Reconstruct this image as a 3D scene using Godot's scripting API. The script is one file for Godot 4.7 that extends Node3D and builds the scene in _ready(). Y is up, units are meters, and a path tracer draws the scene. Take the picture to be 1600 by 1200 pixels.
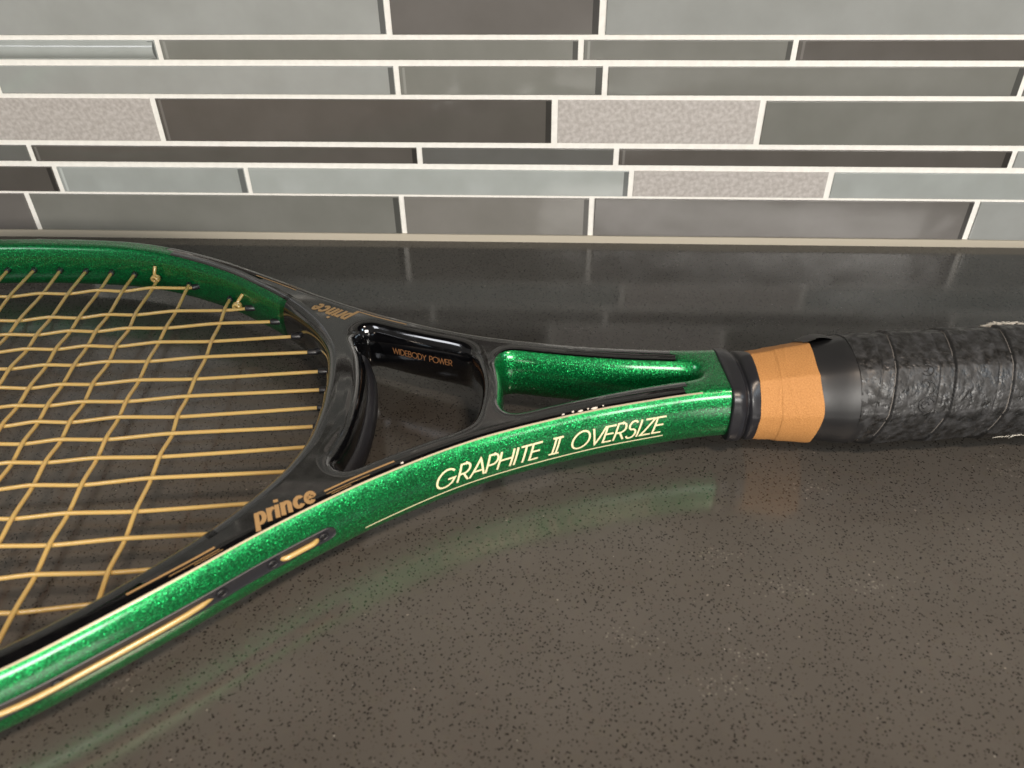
extends Node3D
# A green and black tennis racket lying on a speckled quartz counter before a strip-tile backsplash.

const MM := 0.001
const HALF := 9.9           # half of the frame's height, mm
const WALL := 6.0            # how far its rounded sides reach in, mm
var rng := RandomNumberGenerator.new()
var used := {}
var M := {}
var outer := PackedVector2Array()
var outer_n := PackedVector2Array()
var string_hole := PackedVector2Array()
var near_u := PackedFloat32Array()
var near_p := PackedVector2Array()
var near_n := PackedVector2Array()
var near_r := PackedFloat32Array()
# the section of the frame: how far in (of WALL) against how high (of HALF)
const SEC_IN := [0.0, 0.012, 0.045, 0.1, 0.18, 0.28, 0.40, 0.50, 0.60, 0.75, 1.0]
const SEC_UP := [0.0, 0.17, 0.36, 0.53, 0.68, 0.805, 0.895, 0.94, 0.968, 0.99, 1.0]
const GOLD := 7              # the section's corner, where the green meets the black

func _ready():
	rng.seed = 20240611
	# ---- camera
	var cam := Camera3D.new()
	cam.name = "camera"
	cam.rotation_order = EULER_ORDER_YXZ
	cam.position = Vector3(0, 0.179733, 0.36)
	cam.rotation = Vector3(-0.638980, 0.0563591, -0.0142161)
	var optics := CameraAttributesPhysical.new()
	optics.frustum_focal_length = 25.0
	optics.exposure_aperture = 16.0
	optics.frustum_focus_distance = 0.30
	optics.frustum_near = 0.01
	optics.frustum_far = 20.0
	cam.attributes = optics
	cam.fov = 51.29
	cam.near = 0.01
	cam.far = 20.0
	add_child(cam)
	cam.current = true
	# ---- surroundings and exposure
	var we := WorldEnvironment.new()
	we.name = "surroundings"
	var env := Environment.new()
	env.background_mode = Environment.BG_COLOR
	env.background_color = Color(0.43, 0.42, 0.41)
	env.background_energy_multiplier = 1.0
	env.tonemap_mode = Environment.TONE_MAPPER_LINEAR
	env.sdfgi_enabled = true
	env.ssao_enabled = true
	env.ssil_enabled = true
	env.tonemap_exposure = 1.0
	we.environment = env
	add_child(we)
	# ---- lamps and window
	lamp_area("window_light", Vector3(0.42, 0.56, 1.45), Vector3(0, 0.06, 0.1), Vector2(0.9, 0.34), Color(1.0, 0.98, 0.95), 2.6)
	lamp_area("ceiling_light", Vector3(0.58, 1.80, 0.98), Vector3(0.45, 0, 0.6), Vector2(0.35, 0.35), Color(1.0, 0.91, 0.82), 5.6)
	lamp_area("left_window_light", Vector3(-0.85, 1.02, 0.85), Vector3(-0.25, 0, 0.1), Vector2(0.36, 0.5), Color(0.97, 0.98, 1.0), 0.55)
	lamp_area("right_window_light", Vector3(0.95, 0.80, 0.75), Vector3(0.0, 0, 0.1), Vector2(0.22, 0.30), Color(0.86, 0.94, 1.0), 0.30)

	materials()
	build_counter()
	build_wall()
	build_shade_cabinet()
	build_racket()

# ------------------------------------------------------------------ helpers
func lamp_area(called, at, towards, size, col, energy):
	var l := AreaLight3D.new()
	l.name = called
	l.area_size = size
	l.light_color = col
	l.light_energy = energy
	l.area_range = 8.0
	l.area_attenuation = 2.0
	l.shadow_enabled = true
	add_child(l)
	l.look_at_from_position(at, towards, Vector3.UP)

func numbered(called: String, parent: Node) -> String:
	var key := str(parent.get_instance_id()) + called
	var n: int = used.get(key, 0)
	used[key] = n + 1
	return called if n == 0 else "%s_%03d" % [called, n]

func put(called: String, mesh: Mesh, mat: Material, parent: Node = self) -> MeshInstance3D:
	var o := MeshInstance3D.new()
	o.name = numbered(called, parent)
	o.mesh = mesh
	o.material_override = mat
	parent.add_child(o, true)
	return o

# rows of points -> smooth surface; the outside is on the side of d(row) x d(column), or the other way round with flip
func sheet(rows: Array, wrap_i := false, wrap_j := false, flip := false, uvs: Array = []) -> ArrayMesh:
	var ni := rows.size()
	var nj: int = rows[0].size()
	var pos := PackedVector3Array()
	var nor := PackedVector3Array()
	var uv := PackedVector2Array()
	var idx := PackedInt32Array()
	for i in ni:
		var r: PackedVector3Array = rows[i]
		var ra: PackedVector3Array = rows[(i - 1 + ni) % ni] if wrap_i or i > 0 else r
		var rb: PackedVector3Array = rows[(i + 1) % ni] if wrap_i or i < ni - 1 else r
		for j in nj:
			var a := r[(j - 1 + nj) % nj] if wrap_j or j > 0 else r[j]
			var b := r[(j + 1) % nj] if wrap_j or j < nj - 1 else r[j]
			var n := (rb[j] - ra[j]).cross(b - a)
			if n.length_squared() < 1e-24:
				n = Vector3.UP
			n = n.normalized()
			pos.append(r[j])
			nor.append(-n if flip else n)
			if uvs: uv.append(uvs[i][j])
	for i in (ni if wrap_i else ni - 1):
		for j in (nj if wrap_j else nj - 1):
			var a := i * nj + j
			var b := ((i + 1) % ni) * nj + j
			var c := i * nj + (j + 1) % nj
			var d := ((i + 1) % ni) * nj + (j + 1) % nj
			if flip: idx.append_array([a, b, c, b, d, c])
			else: idx.append_array([a, c, b, b, c, d])
	return arrays(pos, nor, idx, uv)

func arrays(pos, nor, idx, uv = PackedVector2Array()) -> ArrayMesh:
	var am := ArrayMesh.new()
	var ar := []
	ar.resize(Mesh.ARRAY_MAX)
	ar[Mesh.ARRAY_VERTEX] = pos
	ar[Mesh.ARRAY_NORMAL] = nor
	ar[Mesh.ARRAY_INDEX] = idx
	if uv.size(): ar[Mesh.ARRAY_TEX_UV] = uv
	am.add_surface_from_arrays(Mesh.PRIMITIVE_TRIANGLES, ar)
	return am

func joined(meshes: Array) -> ArrayMesh:
	var st := SurfaceTool.new()
	st.begin(Mesh.PRIMITIVE_TRIANGLES)
	for m in meshes: st.append_from(m, 0, Transform3D.IDENTITY)
	return st.commit()

# a round tube along points (metres); ends closed
func tube(pts: PackedVector3Array, r: float, sides := 8, r_end := -1.0) -> ArrayMesh:
	var rows := []
	var n := pts.size()
	var side := Vector3.ZERO
	for i in n:
		var t := (pts[mini(i + 1, n - 1)] - pts[maxi(i - 1, 0)]).normalized()
		if side == Vector3.ZERO:
			side = t.cross(Vector3.UP if absf(t.y) < 0.9 else Vector3.RIGHT).normalized()
		side = (side - t * side.dot(t)).normalized()
		var up := side.cross(t)
		var rad := r if r_end < 0.0 else lerpf(r, r_end, float(i) / (n - 1))
		for lid in ([0.02, 1.0] if i == 0 else [1.0, 0.02] if i == n - 1 else [1.0]):
			var ring := PackedVector3Array()
			for k in sides:
				var a := TAU * k / sides
				ring.append(pts[i] + (side * cos(a) + up * sin(a)) * rad * lid)
			rows.append(ring)
	return sheet(rows, false, true, false)

func catmull(p: PackedVector2Array, step: float, closed: bool) -> PackedVector2Array:
	var out := PackedVector2Array()
	var n := p.size()
	for i in (n if closed else n - 1):
		var a := p[(i - 1 + n) % n] if closed or i > 0 else p[0] * 2.0 - p[1]
		var b := p[i]
		var c := p[(i + 1) % n]
		var d := p[(i + 2) % n] if closed or i < n - 2 else p[n - 1] * 2.0 - p[n - 2]
		var k := maxi(1, int(ceil(b.distance_to(c) / step)))
		for j in k:
			out.append(b.cubic_interpolate(c, a, d, float(j) / k))
	if not closed: out.append(p[n - 1])
	return out

func mirrored(half: Array) -> PackedVector2Array:
	# half goes from the tip (v = 0) round to where v is smallest again; its mirror is appended
	var out := PackedVector2Array()
	for p in half: out.append(p)
	for k in range(half.size() - 1, -1, -1):
		if absf(half[k].y) > 0.01: out.append(Vector2(half[k].x, -half[k].y))
	return out

func normals_2d(p: PackedVector2Array, closed: bool, sign_: float) -> PackedVector2Array:
	var out := PackedVector2Array()
	var n := p.size()
	for i in n:
		var a := p[(i - 1 + n) % n] if closed or i > 0 else p[i]
		var b := p[(i + 1) % n] if closed or i < n - 1 else p[i]
		var t := (b - a).normalized()
		out.append(Vector2(-t.y, t.x) * sign_)
	return out

func sec_in(up: float) -> float:      # how far in the surface lies (of WALL) at a height (of HALF)
	up = clampf(absf(up), 0.0, 1.0)
	for k in range(1, SEC_UP.size()):
		if up <= SEC_UP[k]:
			var t: float = (up - SEC_UP[k - 1]) / (SEC_UP[k] - SEC_UP[k - 1])
			return cubic_interpolate(SEC_IN[k - 1], SEC_IN[k], SEC_IN[maxi(k - 2, 0)], SEC_IN[mini(k + 1, 10)], t)
	return 1.0

func sec_list(from: int, to: int) -> Array:   # [in, up] pairs along the section; negative numbers are the lower half
	var out := []
	for k in range(from, to):
		for s in 2:
			var t := s * 0.5
			var f := func(a, i): return float(a[absi(i)]) * (signf(i) if a == SEC_UP else 1.0)
			var lo := maxi(k - 1, -10)
			var hi := mini(k + 2, 10)
			out.append(Vector2(cubic_interpolate(f.call(SEC_IN, k), f.call(SEC_IN, k + 1), f.call(SEC_IN, lo), f.call(SEC_IN, hi), t),
				cubic_interpolate(f.call(SEC_UP, k), f.call(SEC_UP, k + 1), f.call(SEC_UP, lo), f.call(SEC_UP, hi), t)))
	out.append(Vector2(SEC_IN[absi(to)], SEC_UP[absi(to)] * signf(to)))
	return out

# ------------------------------------------------------------------ materials
func mat(col: Color, rough: float, metal := 0.0) -> StandardMaterial3D:
	var m := StandardMaterial3D.new()
	m.albedo_color = col
	m.roughness = rough
	m.metallic = metal
	return m

func noise_image(size: int, seed_: int, freq: float, octaves: int, lo: Color, hi: Color, bias := 0.0, gain := 1.0) -> Image:
	var fn := FastNoiseLite.new()
	fn.seed = seed_
	fn.noise_type = FastNoiseLite.TYPE_SIMPLEX_SMOOTH
	fn.frequency = freq
	fn.fractal_octaves = octaves
	var g := fn.get_seamless_image(size, size)
	var im := Image.create(size, size, false, Image.FORMAT_RGB8)
	for y in size:
		for x in size:
			im.set_pixel(x, y, lo.lerp(hi, clampf((g.get_pixel(x, y).r - 0.5) * gain + 0.5 + bias, 0, 1)))
	return im

func tri(m: StandardMaterial3D, per_metre: float, world := false) -> StandardMaterial3D:
	m.uv1_triplanar = true
	m.uv1_world_triplanar = world
	m.uv1_scale = Vector3.ONE * per_metre
	m.uv1_triplanar_sharpness = 6.0
	return m

func tex(im: Image) -> ImageTexture:
	im.generate_mipmaps()
	return ImageTexture.create_from_image(im)

func materials():
	# metallic flake paint: every flake a small facet of its own tilt
	var size := 512
	var fl := Image.create(size, size, false, Image.FORMAT_RGB8)
	var fc := Image.create(size, size, false, Image.FORMAT_RGB8)
	fl.fill(Color(0.5, 0.5, 1.0))
	fc.fill(Color(0.55, 0.55, 0.55))
	for k in 130000:
		var a := rng.randf() * TAU
		var t := pow(rng.randf(), 0.8) * 0.52
		var n := Vector3(cos(a) * t, sin(a) * t, 1.0).normalized()
		var v := 0.35 + 0.65 * pow(rng.randf(), 1.5)
		var c := Color(n.x * 0.5 + 0.5, n.y * 0.5 + 0.5, n.z * 0.5 + 0.5)
		var w := rng.randi_range(1, 2)
		var h := rng.randi_range(1, 2)
		var at := Vector2i(rng.randi() % size, rng.randi() % size)
		fl.fill_rect(Rect2i(at, Vector2i(w, h)), c)
		fc.fill_rect(Rect2i(at, Vector2i(w, h)), Color(v * 0.9, v, v * 0.9))
	var green := mat(Color(0.07, 0.76, 0.43), 0.37, 0.76)
	green.albedo_texture = tex(fc)
	green.normal_enabled = true
	green.normal_texture = tex(fl)
	green.normal_scale = 1.0
	green.clearcoat_enabled = true
	green.clearcoat = 1.0
	green.clearcoat_roughness = 0.14
	M.green = tri(green, 1000.0 / 66.0)
	var black := mat(Color(0.025, 0.025, 0.03), 0.12)
	black.roughness = 1.0
	black.roughness_texture = tex(noise_image(256, 11, 0.03, 4, Color(0.05, 0.05, 0.05), Color(0.22, 0.22, 0.22), -0.1, 2.2))
	black.roughness_texture_channel = BaseMaterial3D.TEXTURE_CHANNEL_RED
	black.clearcoat_enabled = true
	black.clearcoat = 1.0
	black.clearcoat_roughness = 0.06
	M.black = tri(black, 1000.0 / 40.0)
	M.gold = mat(Color(0.87, 0.83, 0.67), 0.42, 0.0)
	M.stripe = mat(Color(0.56, 0.52, 0.43), 0.42, 0.1)
	M.bronze = mat(Color(0.66, 0.53, 0.36), 0.35, 0.35)
	M.dim_gold = mat(Color(0.55, 0.38, 0.24), 0.4, 0.3)
	M.plastic = mat(Color(0.12, 0.12, 0.135), 0.38)
	M.grommet = mat(Color(0.09, 0.09, 0.10), 0.4)
	M.hole = mat(Color(0.02, 0.02, 0.02), 0.6)
	var s := mat(Color(0.67, 0.545, 0.325), 0.3)
	s.subsurf_scatter_enabled = true
	s.subsurf_scatter_strength = 0.15
	s.clearcoat_enabled = true
	s.clearcoat = 0.6
	s.clearcoat_roughness = 0.15
	M.gut = s
	var rub := mat(Color(0.11, 0.11, 0.125), 0.34)
	rub.heightmap_enabled = false
	M.rubber = rub
	# crepe paper tape
	var pap := mat(Color.WHITE, 0.72)
	pap.albedo_texture = tex(noise_image(256, 4, 0.09, 4, Color(0.64, 0.435, 0.225), Color(0.715, 0.51, 0.285), 0.0, 1.6))
	pap.normal_enabled = true
	var bump := noise_image(256, 9, 0.12, 3, Color.BLACK, Color.WHITE, 0.0, 1.4)
	bump.bump_map_to_normal_map(4.0)
	pap.normal_texture = tex(bump)
	pap.normal_scale = 0.5
	M.paper = tri(pap, 1000.0 / 15.0)
	M.tape = mat(Color(0.10, 0.10, 0.105), 0.45)
	# worn grip
	var gr := mat(Color.WHITE, 1.0)
	gr.albedo_texture = tex(noise_image(512, 21, 0.018, 5, Color(0.08, 0.077, 0.073), Color(0.19, 0.19, 0.195), -0.04, 2.0))
	gr.roughness_texture = tex(noise_image(512, 22, 0.02, 4, Color(0.34, 0.34, 0.34), Color(0.72, 0.72, 0.72), 0.0, 2.4))
	gr.roughness_texture_channel = BaseMaterial3D.TEXTURE_CHANNEL_RED
	gr.normal_enabled = true
	var gb := noise_image(512, 23, 0.04, 5, Color.BLACK, Color.WHITE, 0.0, 1.8)
	gb.bump_map_to_normal_map(6.0)
	gr.normal_texture = tex(gb)
	gr.normal_scale = 0.3
	M.grip = tri(gr, 1000.0 / 45.0)
	M.thread = mat(Color(0.45, 0.43, 0.41), 0.8)
	M.fluff = mat(Color(0.80, 0.77, 0.72), 0.9)
	# quartz: dark grey brown with black and a few pale chips
	var q := 2048
	var qi := noise_image(256, 31, 0.03, 4, Color(0.258, 0.246, 0.230), Color(0.270, 0.258, 0.242), 0.0, 1.5)
	qi.resize(q, q, Image.INTERPOLATE_BILINEAR)
	for k in 30000:
		chip(qi, q, Vector2(rng.randf(), rng.randf()) * q, 0.5 + 0.9 * pow(rng.randf(), 2.0), Color(0.09, 0.08, 0.07).lerp(Color(0.25, 0.23, 0.20), rng.randf()), 0.5 + 0.5 * rng.randf())
	for k in 46000:
		chip(qi, q, Vector2(rng.randf(), rng.randf()) * q, 0.8 + 0.9 * rng.randf(), Color(0.085, 0.078, 0.07), 0.6 + 0.4 * rng.randf())
	for k in 220:
		chip(qi, q, Vector2(rng.randf(), rng.randf()) * q, 0.6 + 1.2 * rng.randf(), Color(0.52, 0.49, 0.46), 0.7)
	for k in 30:
		chip(qi, q, Vector2(rng.randf(), rng.randf()) * q, 0.8, Color(0.9, 0.88, 0.85), 0.9)
	for k in 26:      # wiped dust
		var at := Vector2(rng.randf(), rng.randf()) * q
		for n in 50:
			chip(qi, q, at + Vector2(rng.randfn() * 30.0, rng.randfn() * 12.0), 0.5 + rng.randf() * 1.6, Color(0.62, 0.6, 0.57), 0.22)
	var quartz := mat(Color.WHITE, 1.0)
	quartz.albedo_texture = tex(qi)
	quartz.metallic_specular = 0.5
	quartz.roughness_texture = tex(noise_image(256, 33, 0.02, 4, Color(0.125, 0.125, 0.125), Color(0.175, 0.175, 0.175), 0.0, 1.6))
	quartz.roughness_texture_channel = BaseMaterial3D.TEXTURE_CHANNEL_RED
	M.quartz = tri(quartz, 1000.0 / 300.0, true)
	# backsplash
	var gt := mat(Color.WHITE, 0.85)
	gt.albedo_texture = tex(noise_image(256, 41, 0.06, 4, Color(0.94, 0.925, 0.895), Color(0.98, 0.965, 0.935), 0.0, 1.2))
	M.grout = tri(gt, 1000.0 / 60.0, true)
	M.caulk = mat(Color(0.74, 0.70, 0.63), 0.7)
	M.cabinet = mat(Color(0.27, 0.26, 0.25), 0.5)  # grey of the unseen cabinet added for its shade
	var stone := mat(Color.WHITE, 0.55)
	stone.albedo_texture = tex(noise_image(256, 43, 0.035, 5, Color(0.665, 0.635, 0.61), Color(0.77, 0.745, 0.725), 0.0, 1.3))
	M.stone = tri(stone, 1000.0 / 25.0, true)
	var wave := noise_image(256, 47, 0.012, 2, Color.BLACK, Color.WHITE, 0.0, 1.0)
	wave.bump_map_to_normal_map(3.0)
	var wave_t := tex(wave)
	var cloud_t := tex(noise_image(256, 53, 0.012, 5, Color(0.95, 0.95, 0.945), Color(1, 1, 1), 0.0, 1.4))
	var tones := {"L": Color(0.665, 0.67, 0.655), "l": Color(0.71, 0.725, 0.71), "M": Color(0.535, 0.532, 0.505), "m": Color(0.555, 0.54, 0.515), "G": Color(0.44, 0.435, 0.42), "D": Color(0.385, 0.366, 0.346), "d": Color(0.455, 0.438, 0.422)}
	for k in tones:
		for n in 2:
			var c: Color = tones[k]
			var g := mat(c.darkened(0.04) if n else c.darkened(0.09), 0.10)
			g.albedo_texture = cloud_t
			g.normal_enabled = true
			g.normal_texture = wave_t
			g.normal_scale = 0.12
			tri(g, 1000.0 / 90.0, true)
			M["tile_" + k + str(n)] = g
		M["edge_" + k] = mat(tones[k].darkened(0.42), 0.2)  # darker copy of the tone, paints shade at the glass end
		M["pale_" + k] = mat(tones[k].lightened(0.10), 0.2)  # lighter copy of the tone, paints light at the other end

func chip(im: Image, q: int, at: Vector2, r: float, c: Color, share: float):
	var stretch := 1.0 + 0.9 * rng.randf()
	var a := rng.randf() * TAU
	var e := Vector2(cos(a), sin(a))
	var n := int(ceil(r * stretch))
	for dy in range(-n, n + 1):
		for dx in range(-n, n + 1):
			var d := Vector2(dx, dy)
			var l := Vector2(d.dot(e) / stretch, d.cross(e)).length()
			if l <= r:
				var x := posmod(int(at.x) + dx, q)
				var y := posmod(int(at.y) + dy, q)
				im.set_pixel(x, y, im.get_pixel(x, y).lerp(c, share * clampf((r - l) * 1.2 + 0.35, 0, 1)))

# ------------------------------------------------------------------ the setting
func build_counter():
	var b := BoxMesh.new()
	b.size = Vector3(1.7, 0.03, 0.66)
	var o := put("counter", b, M.quartz)
	o.position = Vector3(0, -0.015, 0.31)
	o.set_meta("kind", "structure")
	o.set_meta("label", "polished dark grey quartz counter with black speckles")
	o.set_meta("category", "counter")

# a tile with softly rounded edges, its back at z = 0; bulge lifts the middle of its height
func tile_mesh(w: float, h: float, t: float, r: float, bulge := 0.0) -> ArrayMesh:
	var prof := [Vector2(0, 0), Vector2(0, t - r), Vector2(r * 0.12, t - r * 0.5), Vector2(r * 0.45, t - r * 0.13), Vector2(r, t)]
	var rows := []
	for k in prof.size():
		var ring := PackedVector3Array()
		var x: float = w / 2 - prof[k].x
		var y: float = h / 2 - prof[k].x
		for p in [[-1, -1], [1, -1], [1, 1], [-1, 1]]:
			ring.append(Vector3(p[0] * x, p[1] * y, prof[k].y))
		rows.append(ring)
	var pos := PackedVector3Array()
	var nor := PackedVector3Array()
	var idx := PackedInt32Array()
	var dirs := [Vector3(0, -1, 0), Vector3(1, 0, 0), Vector3(0, 1, 0), Vector3(-1, 0, 0)]
	var tilt := [0.0, 0.0, 0.45, 0.85, 1.0]
	for s in 4:
		for k in prof.size():
			for e in 2:
				pos.append(rows[k][(s + e) % 4])
				nor.append((dirs[s] * (1.0 - tilt[k]) + Vector3(0, 0, tilt[k])).normalized())
		var b := s * 10
		for k in 4:
			var a := b + k * 2
			idx.append_array([a, a + 2, a + 1, a + 1, a + 2, a + 3])
	# the face, in strips so that it can bulge
	var n := 1 if bulge == 0.0 else 10
	var fw := w / 2 - r
	var fh := h / 2 - r
	var start := pos.size()
	for k in n + 1:
		var y := lerpf(-fh, fh, float(k) / n)
		var z := t + bulge * (1.0 - pow(y / fh, 2.0))
		var nn := Vector3(0, 2.0 * bulge * y / (fh * fh), 1).normalized()
		pos.append(Vector3(-fw, y, z)); pos.append(Vector3(fw, y, z))
		nor.append(nn); nor.append(nn)
	for k in n:
		var a := start + k * 2
		idx.append_array([a, a + 2, a + 1, a + 1, a + 2, a + 3])
	return arrays(pos, nor, idx)

func build_wall():
	var b := BoxMesh.new()
	b.size = Vector3(1.7, 0.55, 0.02)
	var wall := put("tiled_wall", b, M.grout)
	wall.position = Vector3(0, 0.275, -0.0103)
	wall.set_meta("kind", "structure")
	wall.set_meta("label", "backsplash of grey glass and stone strip tiles in white grout")
	wall.set_meta("category", "wall")
	var bead := BoxMesh.new()
	bead.size = Vector3(1.7, 0.0037, 0.0011)
	var jo := put("bottom_joint", bead, M.caulk, wall)
	jo.position = Vector3(0, 0.0018 - 0.275, 0.0105)
	# bottom, top, then [left end, right end, tone, flags] in mm: e painted shade at right end, p painted light at left end, b bulging
	var courses := [
		[3.7, 23.0, [[-445, -350, "M", ""], [-350, -258.6, "d", ""], [-258.6, -72.4, "M", "e"], [-72.4, 19.1, "m", "e"], [19.1, 198.5, "d", "e"], [198.5, 290, "L", ""], [290, 470, "M", ""]]],
		[24.2, 36.8, [[-425, -332, "L", ""], [-332, -239.5, "D", "e"], [-239.5, -145.7, "l", "pe"], [-145.7, 37.0, "l", "e"], [37.0, 128.4, "S", ""], [128.4, 310, "l", ""], [310, 400, "D", ""]]],
		[39.5, 47.2, [[-430, -248, "G", ""], [-248, -61.8, "D", "pe"], [-61.8, 29.2, "G", ""], [29.2, 207.0, "D", "pe"], [207.0, 300, "L", ""], [300, 390, "M", ""]]],
		[49.7, 69.2, [[-365, -274, "M", ""], [-274, -182.0, "S", ""], [-182.0, 0.6, "D", "pe"], [0.6, 91.9, "S", ""], [91.9, 274, "M", ""], [274, 366, "L", ""]]],
		[71.3, 83.5, [[-342, -252, "M", ""], [-252, -69.1, "L", "e"], [-69.1, 22.2, "M", "pe"], [22.2, 199.8, "M", "e"], [199.8, 290, "M", ""], [290, 380, "L", ""]]],
		[86.1, 94.3, [[-355, -264, "D", ""], [-264, -172.8, "l", "eb"], [-172.8, 11.2, "M", "pe"], [11.2, 101.1, "M", "pe"], [101.1, 285, "D", "p"], [285, 375, "L", ""]]],
		[96.4, 121.5, [[-254, -70.6, "L", "e"], [-70.6, 19.7, "d", "e"], [19.7, 202, "L", ""], [202, 294, "S", ""], [-346, -254, "M", ""]]],
		[124.0, 136.5, [[-300, -205, "S", ""], [-205, -24, "D", ""], [-24, 66, "L", ""], [66, 248, "M", ""]]],
		[139.0, 147.0, [[-320, -138, "M", ""], [-138, 45, "L", ""], [45, 136, "D", ""], [136, 320, "M", ""]]],
		[149.5, 169.0, [[-270, -90, "L", ""], [-90, 2, "S", ""], [2, 184, "D", ""], [184, 276, "L", ""]]],
		[171.5, 196.0, [[-310, -125, "M", ""], [-125, 58, "L", ""], [58, 150, "D", ""], [150, 330, "M", ""]]],
	]
	# more of the same above the picture, up to the added cabinet
	var y_up := 198.5
	var order := ["M", "L", "D", "G", "S", "M", "l", "d", "L", "m"]
	var turn_n := 0
	while y_up < 440.0:
		var tall: float = [20.0, 8.0, 12.5, 24.0, 12.5][turn_n % 5]
		var line := []
		var x := -330.0 - rng.randf() * 90.0
		while x < 300.0:
			var l: float = 91.5 if rng.randf() < 0.35 else 182.5
			line.append([x, x + l, order[rng.randi() % 10], ""])
			x += l
		courses.append([y_up, y_up + tall, line])
		y_up += tall + 2.4
		turn_n += 1
	var side_rng := RandomNumberGenerator.new()
	side_rng.seed = 91
	for c in courses:      # each course goes on to both sides
		var lo := 1e9
		var hi := -1e9
		for t in c[2]:
			lo = minf(lo, t[0]); hi = maxf(hi, t[1])
		while lo > -560.0:
			var l: float = 91.5 if side_rng.randf() < 0.35 else 182.5
			c[2].append([lo - l, lo, order[side_rng.randi() % 10], ""])
			lo -= l
		while hi < 560.0:
			var l: float = 91.5 if side_rng.randf() < 0.35 else 182.5
			c[2].append([hi, hi + l, order[side_rng.randi() % 10], ""])
			hi += l
	for c in courses:
		for t in c[2]:
			var gap := 2.6 + rng.randf_range(-0.3, 0.3)
			var w: float = (t[1] - t[0] - gap) * MM
			var h: float = (c[1] - c[0]) * MM
			var flags: String = t[3]
			var tone: String = t[2]
			var glass := tone != "S"
			var thick := 0.0026 if glass else 0.0022
			var m := tile_mesh(w, h, thick, 0.0006 if glass else 0.0003, 0.0017 if "b" in flags else 0.0)
			var o := put("tile", m, M.stone if not glass else M["tile_" + tone + str(rng.randi() % 2)], wall)
			o.position = Vector3((t[0] + t[1]) * 0.5 * MM, (c[0] + c[1]) * 0.5 * MM - 0.275, 0.0103 - 0.0020 + rng.randf_range(-0.0001, 0.0001))
			o.rotation = Vector3(rng.randf_range(-0.004, 0.004), rng.randf_range(-0.003, 0.003), rng.randf_range(-0.0012, 0.0012))
			if "e" in flags:      # dark strip: the shade seen in the glass end, painted as colour
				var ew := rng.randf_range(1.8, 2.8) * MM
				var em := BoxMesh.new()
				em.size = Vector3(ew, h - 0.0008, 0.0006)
				var e := put("painted_end_tone", em, M["edge_" + tone], o)
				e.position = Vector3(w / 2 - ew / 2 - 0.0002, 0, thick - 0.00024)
			if "p" in flags:  # pale strip: light caught in the left end of the glass, painted on
				var pm := BoxMesh.new()
				pm.size = Vector3(0.0011, h - 0.0009, 0.0006)
				var e2 := put("painted_end_tone", pm, M["pale_" + tone], o)
				e2.position = Vector3(-w / 2 + 0.0021, 0, thick - 0.00025)

func build_shade_cabinet():  # unseen cabinet, added to block ceiling light from the back of the counter
	var root := Node3D.new()
	root.name = "added_shade_cabinet"
	add_child(root)
	root.position = Vector3(0, 0.46, 0)
	root.set_meta("label", "grey cabinet added out of view over the backsplash to shade the counter")
	root.set_meta("category", "cabinet")
	var b := BoxMesh.new()
	b.size = Vector3(1.7, 0.6, 0.33)
	put("added_cabinet_body", b, M.cabinet, root).position = Vector3(0, 0.3, 0.166)
	for k in 4:
		var d := BoxMesh.new()
		d.size = Vector3(0.415, 0.6, 0.02)
		put("added_door", d, M.cabinet, root).position = Vector3((k - 1.5) * 0.42, 0.296, 0.3425)

# ------------------------------------------------------------------ the racket
func build_racket():
	var root := Node3D.new()
	root.name = "tennis_racket"
	add_child(root)
	var turn := 0.10629464
	var across := Vector3(sin(turn), 0, cos(turn))
	root.position = Vector3(0, 0.01695, 0.1498855) + across * 0.0005
	root.rotation = Vector3(0, turn, 0.0125)
	root.set_meta("label", "green and black tennis racket with gold strings and worn black grip on the counter")
	root.set_meta("category", "tennis racket")
	build_frame(root)
	build_strings(root)
	build_handle(root)

func v3(p: Vector2, y: float) -> Vector3:
	return Vector3(p.x, y, p.y) * MM

# the wall of one outline between two places of the section, for the points from a to b (wrapping when closed)
func wall_of(p: PackedVector2Array, nrm: PackedVector2Array, reach: PackedFloat32Array, sec: Array, closed: bool, keep: Callable, flip: bool) -> Array:
	var runs := []
	var run := []
	var all_kept := true
	for i in p.size():
		if keep.call(p[i]):
			var row := PackedVector3Array()
			for s in sec:
				row.append(v3(p[i] + nrm[i] * reach[i] * s.x, s.y * HALF))
			run.append(row)
		else:
			all_kept = false
			if run.size() > 1: runs.append(run)
			run = []
	if run.size() > 1: runs.append(run)
	if closed and not all_kept and runs.size() > 1 and keep.call(p[0]) and keep.call(p[p.size() - 1]):
		var last = runs.pop_back()
		last.append_array(runs[0])
		runs[0] = last
	var out := []
	for r in runs: out.append(sheet(r, closed and all_kept, false, flip))
	return out

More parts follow.
